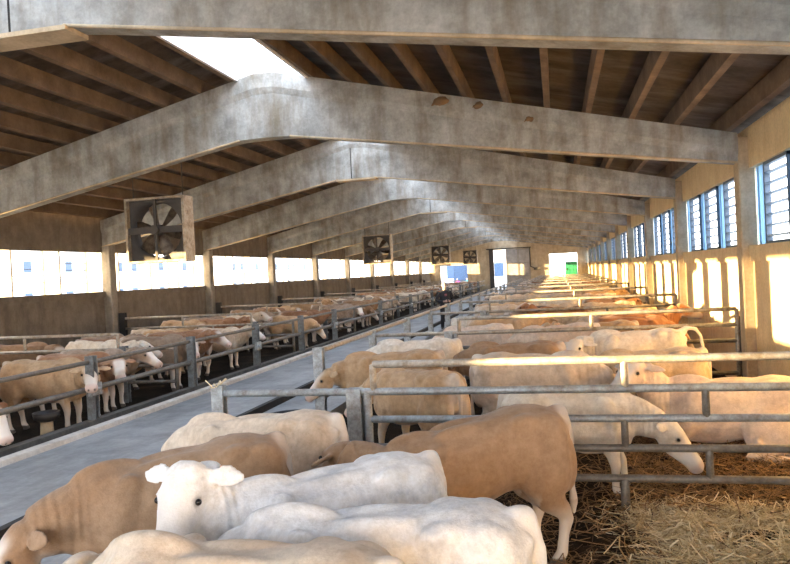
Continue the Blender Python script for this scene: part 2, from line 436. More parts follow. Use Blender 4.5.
bm = bmesh.new(); box(bm, XL - .2, -7.5, YB, YE, -.2, 0); box(bm, -3.55, XR + .2, YB, YE, -.2, 0); box(bm, -7.5, -3.55, YB, YE, -.2, -.01)
tag(mesh_obj('floor', bm, 'floor'), 'dark trampled manure floor of the cattle pens', 'floor', kind='structure')
bm = bmesh.new(); box(bm, -6.6, -4.88, YB, 110, 0, AZ)
tag(mesh_obj('aisle_path', bm, 'aisle'), 'raised blue-grey concrete feed passage running down the barn', 'path', kind='structure')
bm = bmesh.new(); box(bm, -6.78, -6.6, YB, YE, 0, AZ + .07); bmesh.ops.bevel(bm, geom=bm.edges[:], offset=.012, segments=2, affect='EDGES')
tag(mesh_obj('trim_1', bm, 'kerb'), 'pale concrete kerb along the far side of the feed passage', 'kerb', kind='structure')
bm = bmesh.new(); box(bm, -4.95, -4.86, YB, YE, 0, AZ + .005); 
tag(mesh_obj('trim_2', bm, 'step'), 'step edge coloured dark for its shade, near side of the feed passage', 'kerb', kind='structure')
bm = bmesh.new(); box(bm, -7.36, -6.78, YB, YE, 0, .12); box(bm, -7.52, -7.36, YB, YE, 0, .27)
tag(mesh_obj('trim_3', bm, 'trough'), 'dark concrete feed trough on the far side of the passage', 'trough', kind='structure')
bm = bmesh.new(); box(bm, -4.86, -3.72, YB, YE, 0, .19)
tag(mesh_obj('trim_4', bm, 'aisle'), 'grey concrete feed strip on the near side of the passage', 'trough', kind='structure')

# walls
bm = bmesh.new()
box(bm, XL - .25, XL, YB, YE, 0, 2.28); box(bm, XL - .3, XL + .05, YB, YE, 2.12, 2.29)
box(bm, XL - .25, XL, YB, YE, 3.50, zroof(XL) + .12); box(bm, XL - .2, XL - .02, YB, YK(-1) - .1, 2.2, 3.6)  # last box: unseen closed bay added to keep sun off the near cattle
for k in range(K0, K1): box(bm, XL, XL + .03, YK(k) + .5, YK(k + 1) - .5, .2, 1.93)
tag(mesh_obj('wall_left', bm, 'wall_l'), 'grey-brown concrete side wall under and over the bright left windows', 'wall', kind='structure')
bm = bmesh.new()
box(bm, XR, XR + .25, YB, YE, 0, 2.56); box(bm, XR - .05, XR + .28, YB, YE, 2.30, 2.565)
box(bm, XR, XR + .25, YB, YE, 3.86, zroof(XR) + .12)
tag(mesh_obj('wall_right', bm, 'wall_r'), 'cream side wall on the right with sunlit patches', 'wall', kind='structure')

# end wall with its openings
ops = {(-12.54, -9.56): (1.0, 3.0), (-6.64, -5.34): (.0, 4.42), (-.74, 2.15): (1.2, 3.7)}
br = [XL - .2, -12.54, -9.56, -6.64, -5.4, -5.34, -.74, 2.15, XR + .2]
bm = bmesh.new()
def slab(x0, x1, z0, zt0, zt1):
    vs = [bm.verts.new((x, y, z)) for y in (YE, YE + .25) for x, z in ((x0, z0), (x1, z0), (x1, zt1), (x0, zt0))]
    for f in ((0, 1, 2, 3), (7, 6, 5, 4), (0, 4, 5, 1), (1, 5, 6, 2), (2, 6, 7, 3), (3, 7, 4, 0)): bm.faces.new([vs[i] for i in f])
for a, b_ in zip(br, br[1:]):
    o = next((v for (p, q), v in ops.items() if p - .01 <= a and b_ <= q + .01), None)
    t0, t1 = zroof(a) + .2, zroof(b_) + .2
    if o:
        if o[0] > 0: slab(a, b_, 0, o[0], o[0])
        slab(a, b_, o[1], t0, t1)
    else: slab(a, b_, 0, t0, t1)
tag(mesh_obj('wall_end', bm, 'wall_e'), 'far gable wall with doorway and two bright openings', 'wall', kind='structure')
bm = bmesh.new(); box(bm, -7.12, -6.66, YE - .12, YE - .03, .3, 4.5)
d = tag(mesh_obj('door_1', bm, 'door_d'), 'dark open door leaf left of the tall far doorway', 'door', kind='structure')
bm = bmesh.new(); box(bm, -6.76, -6.72, YE - .19, YE - .12, 1.3, 1.6); mesh_obj('door_handle', bm, 'frame_d', d)
e = tag(empty('door_2', (0, 0, 0)), 'grey sliding door pushed to the right of the far doorway', 'door', kind='structure')
for a in (-5.28, -4.0):
    bm = bmesh.new(); box(bm, a, a + 1.24, YE - .12, YE - .04, .12, 4.45); mesh_obj('door_panel', bm, 'door_g', e)
    bm = bmesh.new()
    for q in (a + .02, a + 1.18): box(bm, q, q + .05, YE - .15, YE - .12, .12, 4.45)
    for q in (.15, 1.5, 2.9, 4.36): box(bm, a + .07, a + 1.18, YE - .15, YE - .12, q, q + .06)
    mesh_obj('door_frame', bm, 'column_l', e)
bm = bmesh.new(); tube(bm, (-7.4, YE - .16, 4.55), (-2.6, YE - .16, 4.55), .05); mesh_obj('door_rail', bm, 'rod', e)
bm = bmesh.new(); box(bm, .88, 2.13, YE + .05, YE + .12, 1.21, 2.78)
for q in (1.3, 1.7): box(bm, q - .02, q + .02, YE + .03, YE + .05, 1.25, 2.74)
d = tag(mesh_obj('door_3', bm, 'green'), 'green door leaf in the bright opening on the far right', 'door', kind='structure')
bm = bmesh.new(); box(bm, 1.0, 1.05, YE - .0, YE + .03, 1.85, 2.1); mesh_obj('door_handle', bm, 'rod', d)
bm = bmesh.new(); tube(bm, (-2.75, YE - .14, 4.6), (-2.75, YE - .14, 2.5), .05); tube(bm, (-2.75, YE - .14, 2.5), (-2.3, YE - .2, 2.3), .05)
p = mesh_obj('drain_pipe', bm, 'rod'); tag(p, 'dark pipe hanging down the end wall beside the grey sliding door', 'pipe')
bm = bmesh.new(); box(bm, -2.4, -1.7, YE - .3, YE, 2.1, 2.35); mesh_obj('pipe_outlet', bm, 'rod', p)

# roof
def roofside(name, xs, ribs, lab):
    bm = bmesh.new()
    x0, x1 = xs; h = .27
    vs = [bm.verts.new((x, y, zroof(x) + dz)) for y in (YB, YE + .3) for x, dz in ((x0, h), (x1, h), (x1, h + .14), (x0, h + .14))]
    for f in ((0, 1, 2, 3), (7, 6, 5, 4), (0, 4, 5, 1), (1, 5, 6, 2), (2, 6, 7, 3), (3, 7, 4, 0)): bm.faces.new([vs[i] for i in f])
    o = mesh_obj(name, bm, 'deck'); tag(o, lab, 'ceiling', kind='structure')
    for x in ribs:
        bm = bmesh.new(); w = .045
        vs = [bm.verts.new((x + dx, y, zroof(x + dx) + dz)) for y in (YB, YE) for dx, dz in ((-w, 0.0), (w, 0.0), (w * 1.3, h + .01), (-w * 1.3, h + .01))]
        for f in ((0, 1, 2, 3), (7, 6, 5, 4), (0, 4, 5, 1), (1, 5, 6, 2), (2, 6, 7, 3), (3, 7, 4, 0)): bm.faces.new([vs[i] for i in f])
        mesh_obj('rib', bm, 'rib', o)
roofside('ceiling_right', (-4.46, XR + .3), [-4.4, -3.62, -2.9, -2.18, -1.48, -.76, -.04, .66, 1.38, 2.1, 2.9], 'dark ribbed concrete roof slope on the right')
roofside('ceiling_left', (XL - .3, -5.96), [-6.02, -6.74, -7.48, -8.24, -8.98, -9.72, -10.46, -11.2, -11.94, -12.68, -13.4], 'dark ribbed concrete roof slope on the left')
for i, (xx, s) in enumerate(((-5.96, 1), (-4.46, -1))):
    bm = bmesh.new()
    z = zroof(xx); box(bm, min(xx, xx + s * .06), max(xx, xx + s * .06), YB, YE, z - .02, z + .75)
    tag(mesh_obj('trim_%d' % (5 + i), bm, 'curb'), 'pale %s upstand of the open ridge slot in the roof' % ('left', 'right')[i], 'roof trim', kind='structure')

# beams and columns
def beam(k):
    y = YK(k); bm = bmesh.new()
    st = [(XL + .02, 3.68), (-10, 4.37), (-7, 4.96), (-6.25, 5.10), (-5.95, 5.145), (-5.6, 5.155), (-5.2, 5.155), (-4.9, 5.145), (-4.55, 5.10), (-3.8, 4.99), (-1, 4.57), (XR - .16, 3.97)]
    rows = []
    for x, zb in st:
        zt = zroof(x) if not -5.9 < x < -4.5 else min(zroof(x), 6.40)
        pts = [(-.155, zb), (-.155, zt - .40), (-.195, zt - .28), (-.195, zt), (.195, zt), (.195, zt - .28), (.155, zt - .40), (.155, zb)]
        rows.append([bm.verts.new((x, y + py, pz)) for py, pz in pts])
    for A, B in zip(rows, rows[1:]):
        for i in range(8): bm.faces.new((A[i], A[(i + 1) % 8], B[(i + 1) % 8], B[i]))
    bm.faces.new(rows[0]); bm.faces.new(rows[-1][::-1]); bmesh.ops.recalc_face_normals(bm, faces=bm.faces)
    bm2 = bmesh.new()
    o = mesh_obj('roof_beam', bm, 'beam')
    ordn = {-2: 'behind the camera, second', -1: 'behind the camera, first', 0: 'nearest, across the top of the picture', 1: 'second from the camera, skylit at its ridge'}.get(k)
    names = ['', '', 'third', 'fourth', 'fifth', 'sixth', 'seventh', 'eighth', 'ninth', 'tenth', 'eleventh', 'twelfth']
    tag(o, 'concrete roof beam, ' + (ordn or names[k] + ' one down the barn from the camera'), 'beam', 'roof beams', 'structure')
    if k % 2 == 0:
        bm = bmesh.new(); box(bm, -5.56, -5.535, y - .16, y - .1, 5.10, 6.3); mesh_obj('joint', bm, 'step', o)
        bm = bmesh.new(); box(bm, -6.0, -4.85, y - .19, y + .19, 5.09, 5.14); mesh_obj('lit_soffit_plate', bm, 'column', o)  # soffit plate in a warm tone that stands in for yellow light
    bm = bmesh.new()
    for (xa, za), (xb, zb) in ((st[0], st[4]), (st[7], st[-1])):
        tube(bm, (xa, y - .15, za), (xb, y - .15, zb), .02, 6)
    mesh_obj('lit_edge', bm, 'column', o)  # warm strip put in for the yellow light along the beam's lower edge
ORD = ['first', 'second', 'third', 'fourth', 'fifth', 'sixth', 'seventh', 'eighth', 'ninth', 'tenth', 'eleventh', 'twelfth', 'thirteenth', 'fourteenth']
for k in range(K0, K1 + (0)): beam(k)
for k in range(K0, K1):
    y = YK(k)
    for side in (0, 1):
        bm = bmesh.new()
        if side: box(bm, XR - .17, XR + .1, y - .17, y + .17, 0, zroof(XR) - .02)
        else: box(bm, XL - .05, XL + .26, y - .16, y + .16, 0, 3.72)
        bmesh.ops.bevel(bm, geom=bm.edges[:], offset=.02, segments=1, affect='EDGES')
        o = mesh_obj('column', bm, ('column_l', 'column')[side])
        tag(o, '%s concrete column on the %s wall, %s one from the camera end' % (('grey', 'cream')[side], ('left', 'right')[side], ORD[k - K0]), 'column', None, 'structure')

# windows: right, louvred between light-blue sheets
wn = 1
for k in range(K0, K1):
    a, b_ = YK(k) + .17, YK(k + 1) - .17
    L = b_ - a; lw = 1.22; pw = (L - 3 * lw) / 4
    w = empty('window_%d' % wn, (0, 0, 0)); wn += 1
    tag(w, 'right-hand louvred window between blue sheets, %s bay from the camera end' % ORD[k - K0], 'window', None, 'structure')
    y = a
    for i in range(7):
        if i % 2 == 0:
            bm = bmesh.new(); box(bm, XR + .10, XR + .13, y, y + pw, 2.56, 3.87)
            for q in (.25, .75): box(bm, XR + .085, XR + .10, y + pw * q - .015, y + pw * q + .015, 2.57, 3.86)
            mesh_obj('panel', bm, 'panel_r', w); y += pw
        else:
            bm = bmesh.new()
            for q in (y, y + lw - .05, ): box(bm, XR + .05, XR + .14, q, q + .05, 2.565, 3.86)
            box(bm, XR + .05, XR + .14, y, y + lw, 2.565, 2.61); box(bm, XR + .05, XR + .14, y, y + lw, 3.81, 3.86)
            fr = mesh_obj('louver_frame', bm, 'frame_d', w)
            bm = bmesh.new()
            for q in range(7):
                z = 2.70 + q * .165
                vs = [bm.verts.new(p) for p in ((XR + .06, y + .05, z), (XR + .06, y + lw - .05, z), (XR + .13, y + lw - .05, z - .022), (XR + .13, y + .05, z - .022),
                                                (XR + .06, y + .05, z + .008), (XR + .06, y + lw - .05, z + .008), (XR + .13, y + lw - .05, z - .014), (XR + .13, y + .05, z - .014))]
                for f in ((0, 1, 2, 3), (7, 6, 5, 4), (0, 4, 5, 1), (1, 5, 6, 2), (2, 6, 7, 3), (3, 7, 4, 0)): bm.faces.new([vs[t] for t in f])
            mesh_obj('slats', bm, 'slat_b', fr); y += lw
# left: open frames between white translucent sheets
for k in range(K0, K1):
    a, b_ = YK(k) + .16, YK(k + 1) - .16
    L = b_ - a; lw = 1.22; pw = (L - 3 * lw) / 4
    if k == K0: continue
    w = empty('window_%d' % wn, (0, 0, 0)); wn += 1
    tag(w, 'left-hand bright window band with white sheets, %s bay from the camera end' % ORD[k - K0], 'window', None, 'structure')
    y = a
    for i in range(7):
        if i % 2 == 0:
            bm = bmesh.new(); box(bm, XL - .14, XL - .11, y, y + pw, 2.29, 3.50); mesh_obj('panel', bm, 'panel_l', w); y += pw
        else:
            bm = bmesh.new()
            for q in (y, y + lw - .03): box(bm, XL - .15, XL - .08, q, q + .03, 2.29, 3.5)
            for q in range(4):
                z = 2.45 + q * .18 if (i + k) % 3 else 2.55 + q * .2
                box(bm, XL - .13, XL - .11, y + .03, y + lw - .03, z, z + .018)
            mesh_obj('frame', bm, 'column_l', w); y += lw

# outside: yard and buildings
bm = bmesh.new(); box(bm, -300, 300, -250, 400, -.6, -.25)
tag(mesh_obj('ground', bm, 'yard'), 'pale open yard around the barn', 'ground', kind='structure')
def building(x0, x1, y0, y1, h, lab, face):
    bm = bmesh.new(); box(bm, x0, x1, y0, y1, -.3, h); box(bm, x0 - .3, x1 + .3, y0 - .3, y1 + .3, h, h + .35)
    o = mesh_obj('building', bm, 'plaster'); tag(o, lab, 'building')
    if face == 'x':
        y = y0 + 2
        while y < y1 - 2:
            for z in (1.0, 4.7):
                bm = bmesh.new(); box(bm, x1, x1 + .06, y, y + 1.2, z, z + 1.3)
                for q in range(3): box(bm, x1 + .06, x1 + .09, y, y + 1.2, z + .3 + q * .35, z + .34 + q * .35)
                mesh_obj('window', bm, 'shutter', o)
            y += 3.6
    else:
        x = x0 + 1.5
        while x < x1 - 2:
            bm = bmesh.new(); box(bm, x, x + 1.2, y0 - .06, y0, 1.4, 3.2); mesh_obj('window', bm, 'shutter', o); x += 3.2
    return o
building(-72, -60, 62, 118, 6.6, 'white building with blue windows seen through the left windows', 'x')
building(-74, -61, 126, 205, 7.2, 'second white building farther off through the left windows', 'x')
building(-16, -1.2, 96, 106, 7, 'white building outside the far doorway', 'y')

# ------------------------------------------------------------------ fans
def fan(k, y, z, lab):
    x, s, dp = -8.45, .71, .42
    e = tag(empty('barn_fan', (x, y, z)), lab, 'fan', 'big square ventilation fans')
    bm = bmesh.new(); t = .05
    for a in ((-s, s, 0, dp, s - t, s), (-s, s, 0, dp, -s, -s + t), (-s, -s + t, 0, dp, -s + t, s - t), (s - t, s, 0, dp, -s + t, s - t)): box(bm, *a)
    mesh_obj('housing', bm, 'fan_f', e)
    bm = bmesh.new(); N = 40; r1, r2 = .60, .655
    outer = [bm.verts.new((r1 * math.cos(2 * PI * i / N), .10, r1 * math.sin(2 * PI * i / N))) for i in range(N)]
    back = [bm.verts.new((r1 * math.cos(2 * PI * i / N), dp - .02, r1 * math.sin(2 * PI * i / N))) for i in range(N)]
    def sq(i):
        c, q = math.cos(2 * PI * i / N), math.sin(2 * PI * i / N); m_ = max(abs(c), abs(q)); return (c / m_ * (s - .05), .12, q / m_ * (s - .05))
    sqv = [bm.verts.new(sq(i)) for i in range(N)]
    for i in range(N):
        j = (i + 1) % N
        bm.faces.new((outer[i], outer[j], back[j], back[i])); bm.faces.new((sqv[i], sqv[j], outer[j], outer[i]))
    mesh_obj('shroud', bm, 'fan_d', e, True)
    hb = bmesh.new(); tube(hb, (0, .12, 0), (0, .34, 0), .12, 20); hub = mesh_obj('hub', hb, 'fan_d', e)
    for i in range(6):
        bm = bmesh.new(); rows = []
        for f in range(6):
            r = .10 + f * .095; w = (.07, .10, .125, .14, .145, .12)[f]; tw = .75 - f * .07
            R = []
            for q in (-1, -.4, .4, 1):
                R.append(bm.verts.new((r, .23 + q * w * math.sin(tw), q * w * math.cos(tw) + .03 * (1 - q * q))))
            rows.append(R)
        for A, B in zip(rows, rows[1:]):
            for q in range(3): bm.faces.new((A[q], A[q + 1], B[q + 1], B[q]))
        bmesh.ops.solidify(bm, geom=bm.faces[:], thickness=.008)
        o = mesh_obj('blade', bm, 'blade', hub, True); o.rotation_euler = (0, i * PI / 3 + .2, 0)
    bm = bmesh.new(); box(bm, -s + .05, s - .05, .03, .10, -.07, .07); mbr = mesh_obj('motor_bracket', bm, 'fan_d', e)
    bm = bmesh.new(); box(bm, -.03, .03, .02, .06, -s + .05, s - .05); mesh_obj('guard_bar', bm, 'fan_d', e)
    bm = bmesh.new(); tube(bm, (0, -.05, 0), (0, .05, 0), .10, 16); mesh_obj('motor', bm, 'fan_d', mbr)
    for q in (-.6, .6):
        bm = bmesh.new(); tube(bm, (q, .2, s), (q, .2, zroof(x + q) + .2 - z), .012, 6); mesh_obj('hanging_rod', bm, 'rod', e)
fan(0, 14.0, 3.60, 'large square fan hanging nearest the camera, its lower edge sunlit')
fan(1, 33.6, 3.62, 'second square fan hanging farther down the barn left of the ridge')
fan(2, 53.0, 3.64, 'third square fan hanging in front of the far left opening')
fan(3, 71.8, 3.70, 'small farthest square fan hanging close to the end wall')

# mud nests on the second beam
for i, (x, z, r) in enumerate(((-1.92, 5.50, .11), (-1.25, 5.36, .07), (-.35, 5.02, .06))):
    bm = bmesh.new(); ellipsoid(bm, (0, 0, 0), (r * 1.3, r * .7, r * .8))
    for vtx in bm.verts: vtx.co += Vector(mnoise.noise_vector(vtx.co * 14 + Vector((i * 3, 0, 0)))) * .03
    tube(bm, (-r * .9, -.0, -.0), (-r * 2.0, .02, -r * .9), r * .35, 8, r * .12)
    o = mesh_obj('swallow_nest', bm, 'nest', None, True); o.location = (x, YK(1) - .19, z)
    tag(o, ('largest brown mud nest stuck on the second roof beam', 'small mud nest right of the largest nest on the second beam', 'small mud nest farthest right on the second roof beam')[i], 'nest', 'mud nests on the second beam')

# ------------------------------------------------------------------ fences
def cyl(name, a, b, r, mat, parent, n=12):
    """pipe part with its origin at its start"""
    a, b = Vector(a), Vector(b); bm = bmesh.new(); tube(bm, (0, 0, 0), b - a, r, n)
    if n > 6: bmesh.ops.bevel(bm, geom=[e for e in bm.edges if len(e.link_faces) == 2 and any(len(f.verts) > 4 for f in e.link_faces)], offset=r * .25, segments=1, affect='EDGES')
    o = mesh_obj(name, bm, mat, parent); o.location = a; return o
def post_box(name, x, y, z0, z1, w, d, mat, parent):
    bm = bmesh.new(); box(bm, -w / 2, w / 2, -d / 2, -d / 2 + .02, z0, z1); box(bm, -w / 2, w / 2, d / 2 - .02, d / 2, z0, z1); box(bm, -.015, .015, -d / 2 + .02, d / 2 - .02, z0, z1)
    o = mesh_obj(name, bm, mat, parent); o.location = (x, y, 0); return o
def right_fence(k):
    y = 6.98 + BAY * k
    wd = 'nearest' if k == 0 else ORD[k] + ' cross'
    lab = 'five-rail pipe gate nearest the camera, across the front right pen' if k == 0 else 'pipe gate across the right-hand pens, %s one from the camera' % ORD[k]
    g = tag(empty('pipe_gate', (0, y, 0)), lab, 'gate', 'pipe gates across the right-hand pens')
    r = .038
    zs = (1.48, 1.205, .925, .645, .36)
    x1 = 3.02
    cyl('rail', (-1.86, 0, zs[0]), (x1, 0, zs[0]), r, 'pipe', g)
    cyl('rail', (-3.60, 0, zs[1]), (x1, 0, zs[1]), r, 'pipe_b' if k == 0 else 'pipe', g)
    for i, z in enumerate(zs[2:]):
        cyl('rail', (-1.90, 0, z), (x1, 0, z), r * .95, ('pipe_b' if i == 0 and k == 0 else 'pipe_d'), g)
    for x, a in ((-1.86, 0), (.57, 0), (1.27, 1), (.55, 2), (1.28, 3), (-.9, 2), (-1.2, 3)):
        cyl('upright', (x, 0, zs[a + 1]), (x, 0, zs[a]), r * .9, 'pipe' if a == 0 else 'pipe_d', g)
    cyl('upright', (.53, 0, 0), (.53, 0, zs[4]), r * 1.1, 'pipe_d', g)
    cyl('hinge_tube', (-1.93, 0, .12), (-1.93, 0, zs[1]), .045, 'pipe_b', g)
    cyl('end_tube', (x1, 0, .1), (x1, 0, zs[0]), r, 'pipe', g)
    post_box('post', -2.06, 0, 0, 1.24, .15, .13, 'pipe_b', g)
    post_box('aisle_post', -3.56, 0, 0, 1.29, .13, .11, 'pipe_b', g)
    cyl('wall_post', (3.10, .05, 0), (3.10, .05, 1.35), .04, 'pipe_d', g)
    cyl('rail', (-3.55, 0, .62), (-2.1, 0, .62), r, 'pipe_d', g)
    if k == 0:
        bm = bmesh.new(); random.seed(5)
        for i in range(9):
            a = Vector((-3.6 + random.uniform(-.05, .05), random.uniform(-.05, .05), 1.27)); tube(bm, a, a + Vector((random.uniform(-.12, .12), random.uniform(-.1, .1), random.uniform(0, .1))), .006, 5)
        mesh_obj('rope_end', bm, 'straw', g)
for k in range(0, 11): right_fence(k)
# feed rails along the near side of the passage
for j in range(0, 20):
    y0 = 10.25 + 3.25 * j; y1 = y0 + 3.25
    if y1 > YE: break
    g = tag(empty('feed_rail', (-3.56, y0, 0)), 'feed rail bay along the near side of the passage, %s from the front gate' % (ORD + ['fifteenth', 'sixteenth', 'seventeenth', 'eighteenth', 'nineteenth', 'twentieth'])[j], 'feed rail', 'feed rails along the near side of the passage')
    cyl('rail', (-.02, .0, 1.27), (-.02, y1 - y0, 1.27), .04, 'pipe', g)
    cyl('rail', (-.02, .0, .55), (-.02, y1 - y0, .55), .035, 'pipe_d', g)
    if j % 2 == 0: post_box('post', 0, 0, 0, 1.33, .15, .12, 'pipe_b', g)
# feed fence on the far side
for j in range(-2, 21):
    y0 = 10.22 + 3.25 * j; y1 = y0 + 3.25
    if y1 > YE: break
    g = tag(empty('feed_fence', (-7.46, y0, 0)), 'two-rail feed fence on the far side of the passage, %s bay from the camera' % (ORD + ['fifteenth', 'sixteenth', 'seventeenth', 'eighteenth', 'nineteenth', 'twentieth', 'twenty-first', 'twenty-second', 'twenty-third'])[j + 2], 'feed fence', 'feed fences on the far side of the passage')
    cyl('rail', (0, 0, 1.20), (0, 3.25, 1.20), .036, 'pipe_d', g)
    cyl('rail', (0, 0, .77), (0, 3.25, .77), .045, 'pipe_d', g)
    if j < 4 or j % 2 == 0: post_box('post', .02, 0, .1, 1.30, .15, .12, 'pipe_l', g)
    if j % 2 == 0:
        bm = bmesh.new(); box(bm, .04, .10, -.14, .14, .66, .86); tube(bm, (.1, -.08, .76), (.1, .08, .76), .03); mesh_obj('latch', bm, 'pipe_b', g)
# cross fences of the far-side pens
for k in range(0, 10):
    y = 13.35 + BAY * k if k else 13.2
    g = tag(empty('pen_fence', (0, y, 0)), 'pipe fence between the far-side pens, %s one from the camera' % ORD[k], 'fence', 'pipe fences between the far-side pens')
    xa, xb = XL + .32, -8.95
    for z, m_ in ((1.42, 'pipe'), (1.10, 'pipe'), (.75, 'pipe_d'), (.42, 'pipe_d')):
        cyl('rail', (xa, 0, z), (xb if z > 1.2 else -7.62, 0, z), .034, m_, g)
    for x, a, b_ in ((-11.2, 1.10, 1.42), (xb, 1.10, 1.42), (-10.2, .75, 1.10), (-11.0, .42, .75), (-9.3, .42, .75)):
        cyl('upright', (x, 0, a), (x, 0, b_), .032, 'pipe', g)
    post_box('post', -8.82, 0, 0, 1.17, .14, .12, 'pipe_l', g)
    post_box('wall_post', xa + .1, 0, 0, 1.6, .2, .14, 'plastic', g)
    cyl('end_tube', (-7.64, 0, 0), (-7.64, 0, 1.15), .04, 'pipe_d', g)

# water bowls and drums
def bowl(x, y, lab, s=1.0):
    e = tag(empty('water_drinker', (x, y, 0)), lab, 'drinker')
    bm = bmesh.new(); tube(bm, (0, 0, 0), (0, 0, .55 * s), .17 * s, 16, .15 * s); mesh_obj('pedestal', bm, 'column', e)
    bm = bmesh.new(); N = 24; pr_ = ((.20, .55), (.30, .62), (.33, .78), (.29, .78), (.25, .64), (.05, .61))
    rows = [[bm.verts.new((r * s * math.cos(2 * PI * i / N), r * s * math.sin(2 * PI * i / N), z * s)) for i in range(N)] for r, z in pr_]
    for A, B in zip(rows, rows[1:]):
        for i in range(N): bm.faces.new((A[i], A[(i + 1) % N], B[(i + 1) % N], B[i]))
    bm.faces.new(rows[0][::-1]); bm.faces.new(rows[-1])
    mesh_obj('bowl', bm, 'plastic', e, True)
bowl(-3.05, 7.75, 'dark water bowl on a concrete pedestal behind the front gate post', 1.05)
bowl(-7.95, 9.75, 'squat concrete drinker beside the far-side feed fence post', .62)

# ------------------------------------------------------------------ straw (uncountable)
def straw(name, n, xr, yr, mat, lab, zf, lmin=.12, lmax=.34, seed=1, dens=None, wmul=1.0):
    rnd = random.Random(seed); vs, fs = [], []
    for i in range(n):
        while True:
            x, y = rnd.uniform(*xr), rnd.uniform(*yr)
            if dens is None or rnd.random() < dens(x, y): break
        a = rnd.uniform(0, 2 * PI); L = rnd.uniform(lmin, lmax); w = rnd.uniform(.003, .006) * wmul
        tilt = rnd.gauss(0, .16); z = zf(x, y) + abs(rnd.gauss(0, .03)) + abs(tilt) * L * .5 + .008
        d = Vector((math.cos(a), math.sin(a), tilt)); s = Vector((-math.sin(a), math.cos(a), rnd.uniform(-.5, .5))) * w
        bend = Vector((0, 0, rnd.uniform(-.03, .02))) + Vector((-math.sin(a), math.cos(a), 0)) * rnd.gauss(0, .03)
        c = Vector((x, y, z)); b0 = len(vs)
        for t in (-.5, 0, .5):
            p = c + d * (L * t) + bend * (1 - 4 * t * t)
            p.z = max(p.z, .012)
            vs += [p - s, p + s]
        fs += [(b0, b0 + 1, b0 + 3, b0 + 2), (b0 + 2, b0 + 3, b0 + 5, b0 + 4)]
    me = bpy.data.meshes.new(name); me.from_pydata(vs, [], fs); me.materials.append(M[mat])
    return tag(link(bpy.data.objects.new(name, me)), lab, 'straw', None, 'stuff')
def mound(x, y): return .10 * math.exp(-((x - 1.6) / 1.3) ** 2 - ((y - 6.2) / .7) ** 2)
bm = bmesh.new(); NX, NY = 60, 50; g = []
for i in range(NX + 1):
    for j in range(NY + 1):
        x, y = lerp(-3.4, 3.15, i / NX), lerp(3.0, 12.5, j / NY)
        z = .012 + .06 * max(0, mnoise.noise(Vector((x * 2.1, y * 2.1, 0)))) + .03 * max(0, mnoise.noise(Vector((x * 6, y * 6, 3)))) + mound(x, y) * .8
        g.append(bm.verts.new((x, y, z)))
for i in range(NX):
    for j in range(NY):
        a = i * (NY + 1) + j; bm.faces.new((g[a], g[a + NY + 1], g[a + NY + 2], g[a + 1]))
tag(mesh_obj('muck_bedding', bm, 'floor', None, True), 'dark trampled muck bedding in the two front right pens', 'bedding', None, 'stuff')
straw('straw_bedding', 15000, (-.2, 2.85), (4.4, 7.3), 'straw', 'loose pale straw strewn in front of the nearest gate at lower right', mound, seed=2,
      dens=lambda x, y: sstep(.1, 1.2, x + (y - 6.0) * .1) * (.25 + .75 * sstep(7.3, 6.7, y)) * (.12 + .88 * max(0, min(1, .45 + 1.6 * mnoise.noise(Vector((x * 1.7, y * 1.7, 5)))))))
straw('muddy_straw', 14000, (-1.0, 2.85), (5.2, 11.8), 'straw_d', 'dark muddy straw trodden into the ground behind the nearest gate', lambda x, y: .03, seed=3,
      dens=lambda x, y: .3 + .7 * sstep(.2, 1.0, x))

# ------------------------------------------------------------------ cattle of the front pens
D = math.radians
HERO = []
def hero(rump, deg, s, coatname, label, tagged=False, z=0, **kw):
    pr_ = make_cow(voxel=kw.pop('voxel', .019), **kw)
    x, y = from_rump(*rump, D(deg), s)
    HERO.append((x, y, D(deg), s))
    return put_cow(pr_, x, y, D(deg), s, coatname, label, None, True, tagged, z)
hero((-2.12, 5.10), 222, .91, 'brown', 'brown bull at lower left lowering its head beside the feed passage', poll=(1.16, .05, .95), nose=(.55, .05, -.85), frontdrop=.05)
hero((-1.88, 5.85), 178, .90, 'buff', 'buff bull standing behind the brown one at the passage edge', poll=(1.12, 0, .9), nose=(.5, 0, -.85), frontdrop=.03)
hero((-.86, 4.66), 219, .89, 'white', 'white bull with grey smudges, turning its broad face to the camera', tagged=1, poll=(1.00, .04, 1.50), nose=(.46, .50, -1.0), earback=.05)
hero((-.70, 2.84), 174, .90, 'buff', 'buff bull with tan neck at the bottom edge, head hanging low', poll=(1.0, .03, 1.18), nose=(.6, .1, -.75))
hero((-.20, 3.55), 186, .895, 'white', 'clean white bull at bottom centre seen from its rump', poll=(1.1, 0, .95), nose=(.55, 0, -.8))
hero((-.02, 6.02), 205, .92, 'brown', 'big brown bull with white hind legs, rump toward the straw', poll=(1.14, -.25, 1.10), nose=(.30, -.85, -.45), frontdrop=.15, legshift=(.05, -.03, 0, 0))
hero((-.62, 7.58), 4, .81, 'ivory', 'white bull behind the nearest gate, head lowered toward the straw', hs=1.3, poll=(1.24, -.04, .92), nose=(.50, -.10, -.70), legshift=(0, 0, .0, .16), tail='side')
hero((2.80, 9.2), 172, .98, 'pale_pink', 'pale pinkish bull lying on straw at right edge behind the gate', lie=True, poll=(1.15, .2, 1.55), nose=(.45, .75, -.45))
hero((-1.20, 8.25), 142, .88, 'tan', 'tan bull standing side-on behind the front gate post', poll=(1.12, .1, 1.0), nose=(.7, .1, -.7), legshift=(.0, .1, -.05, .1))
hero((-1.75, 10.6), 190, .90, 'tan', 'tan bull with a pale face at the water bowl by the passage', poll=(1.1, .1, 1.08), nose=(.7, .15, -.7))
hero((-1.12, 9.55), -3, .93, 'buff', 'buff bull side-on in the middle of the second pen', poll=(1.08, .12, .98), nose=(.4, .4, -.8))
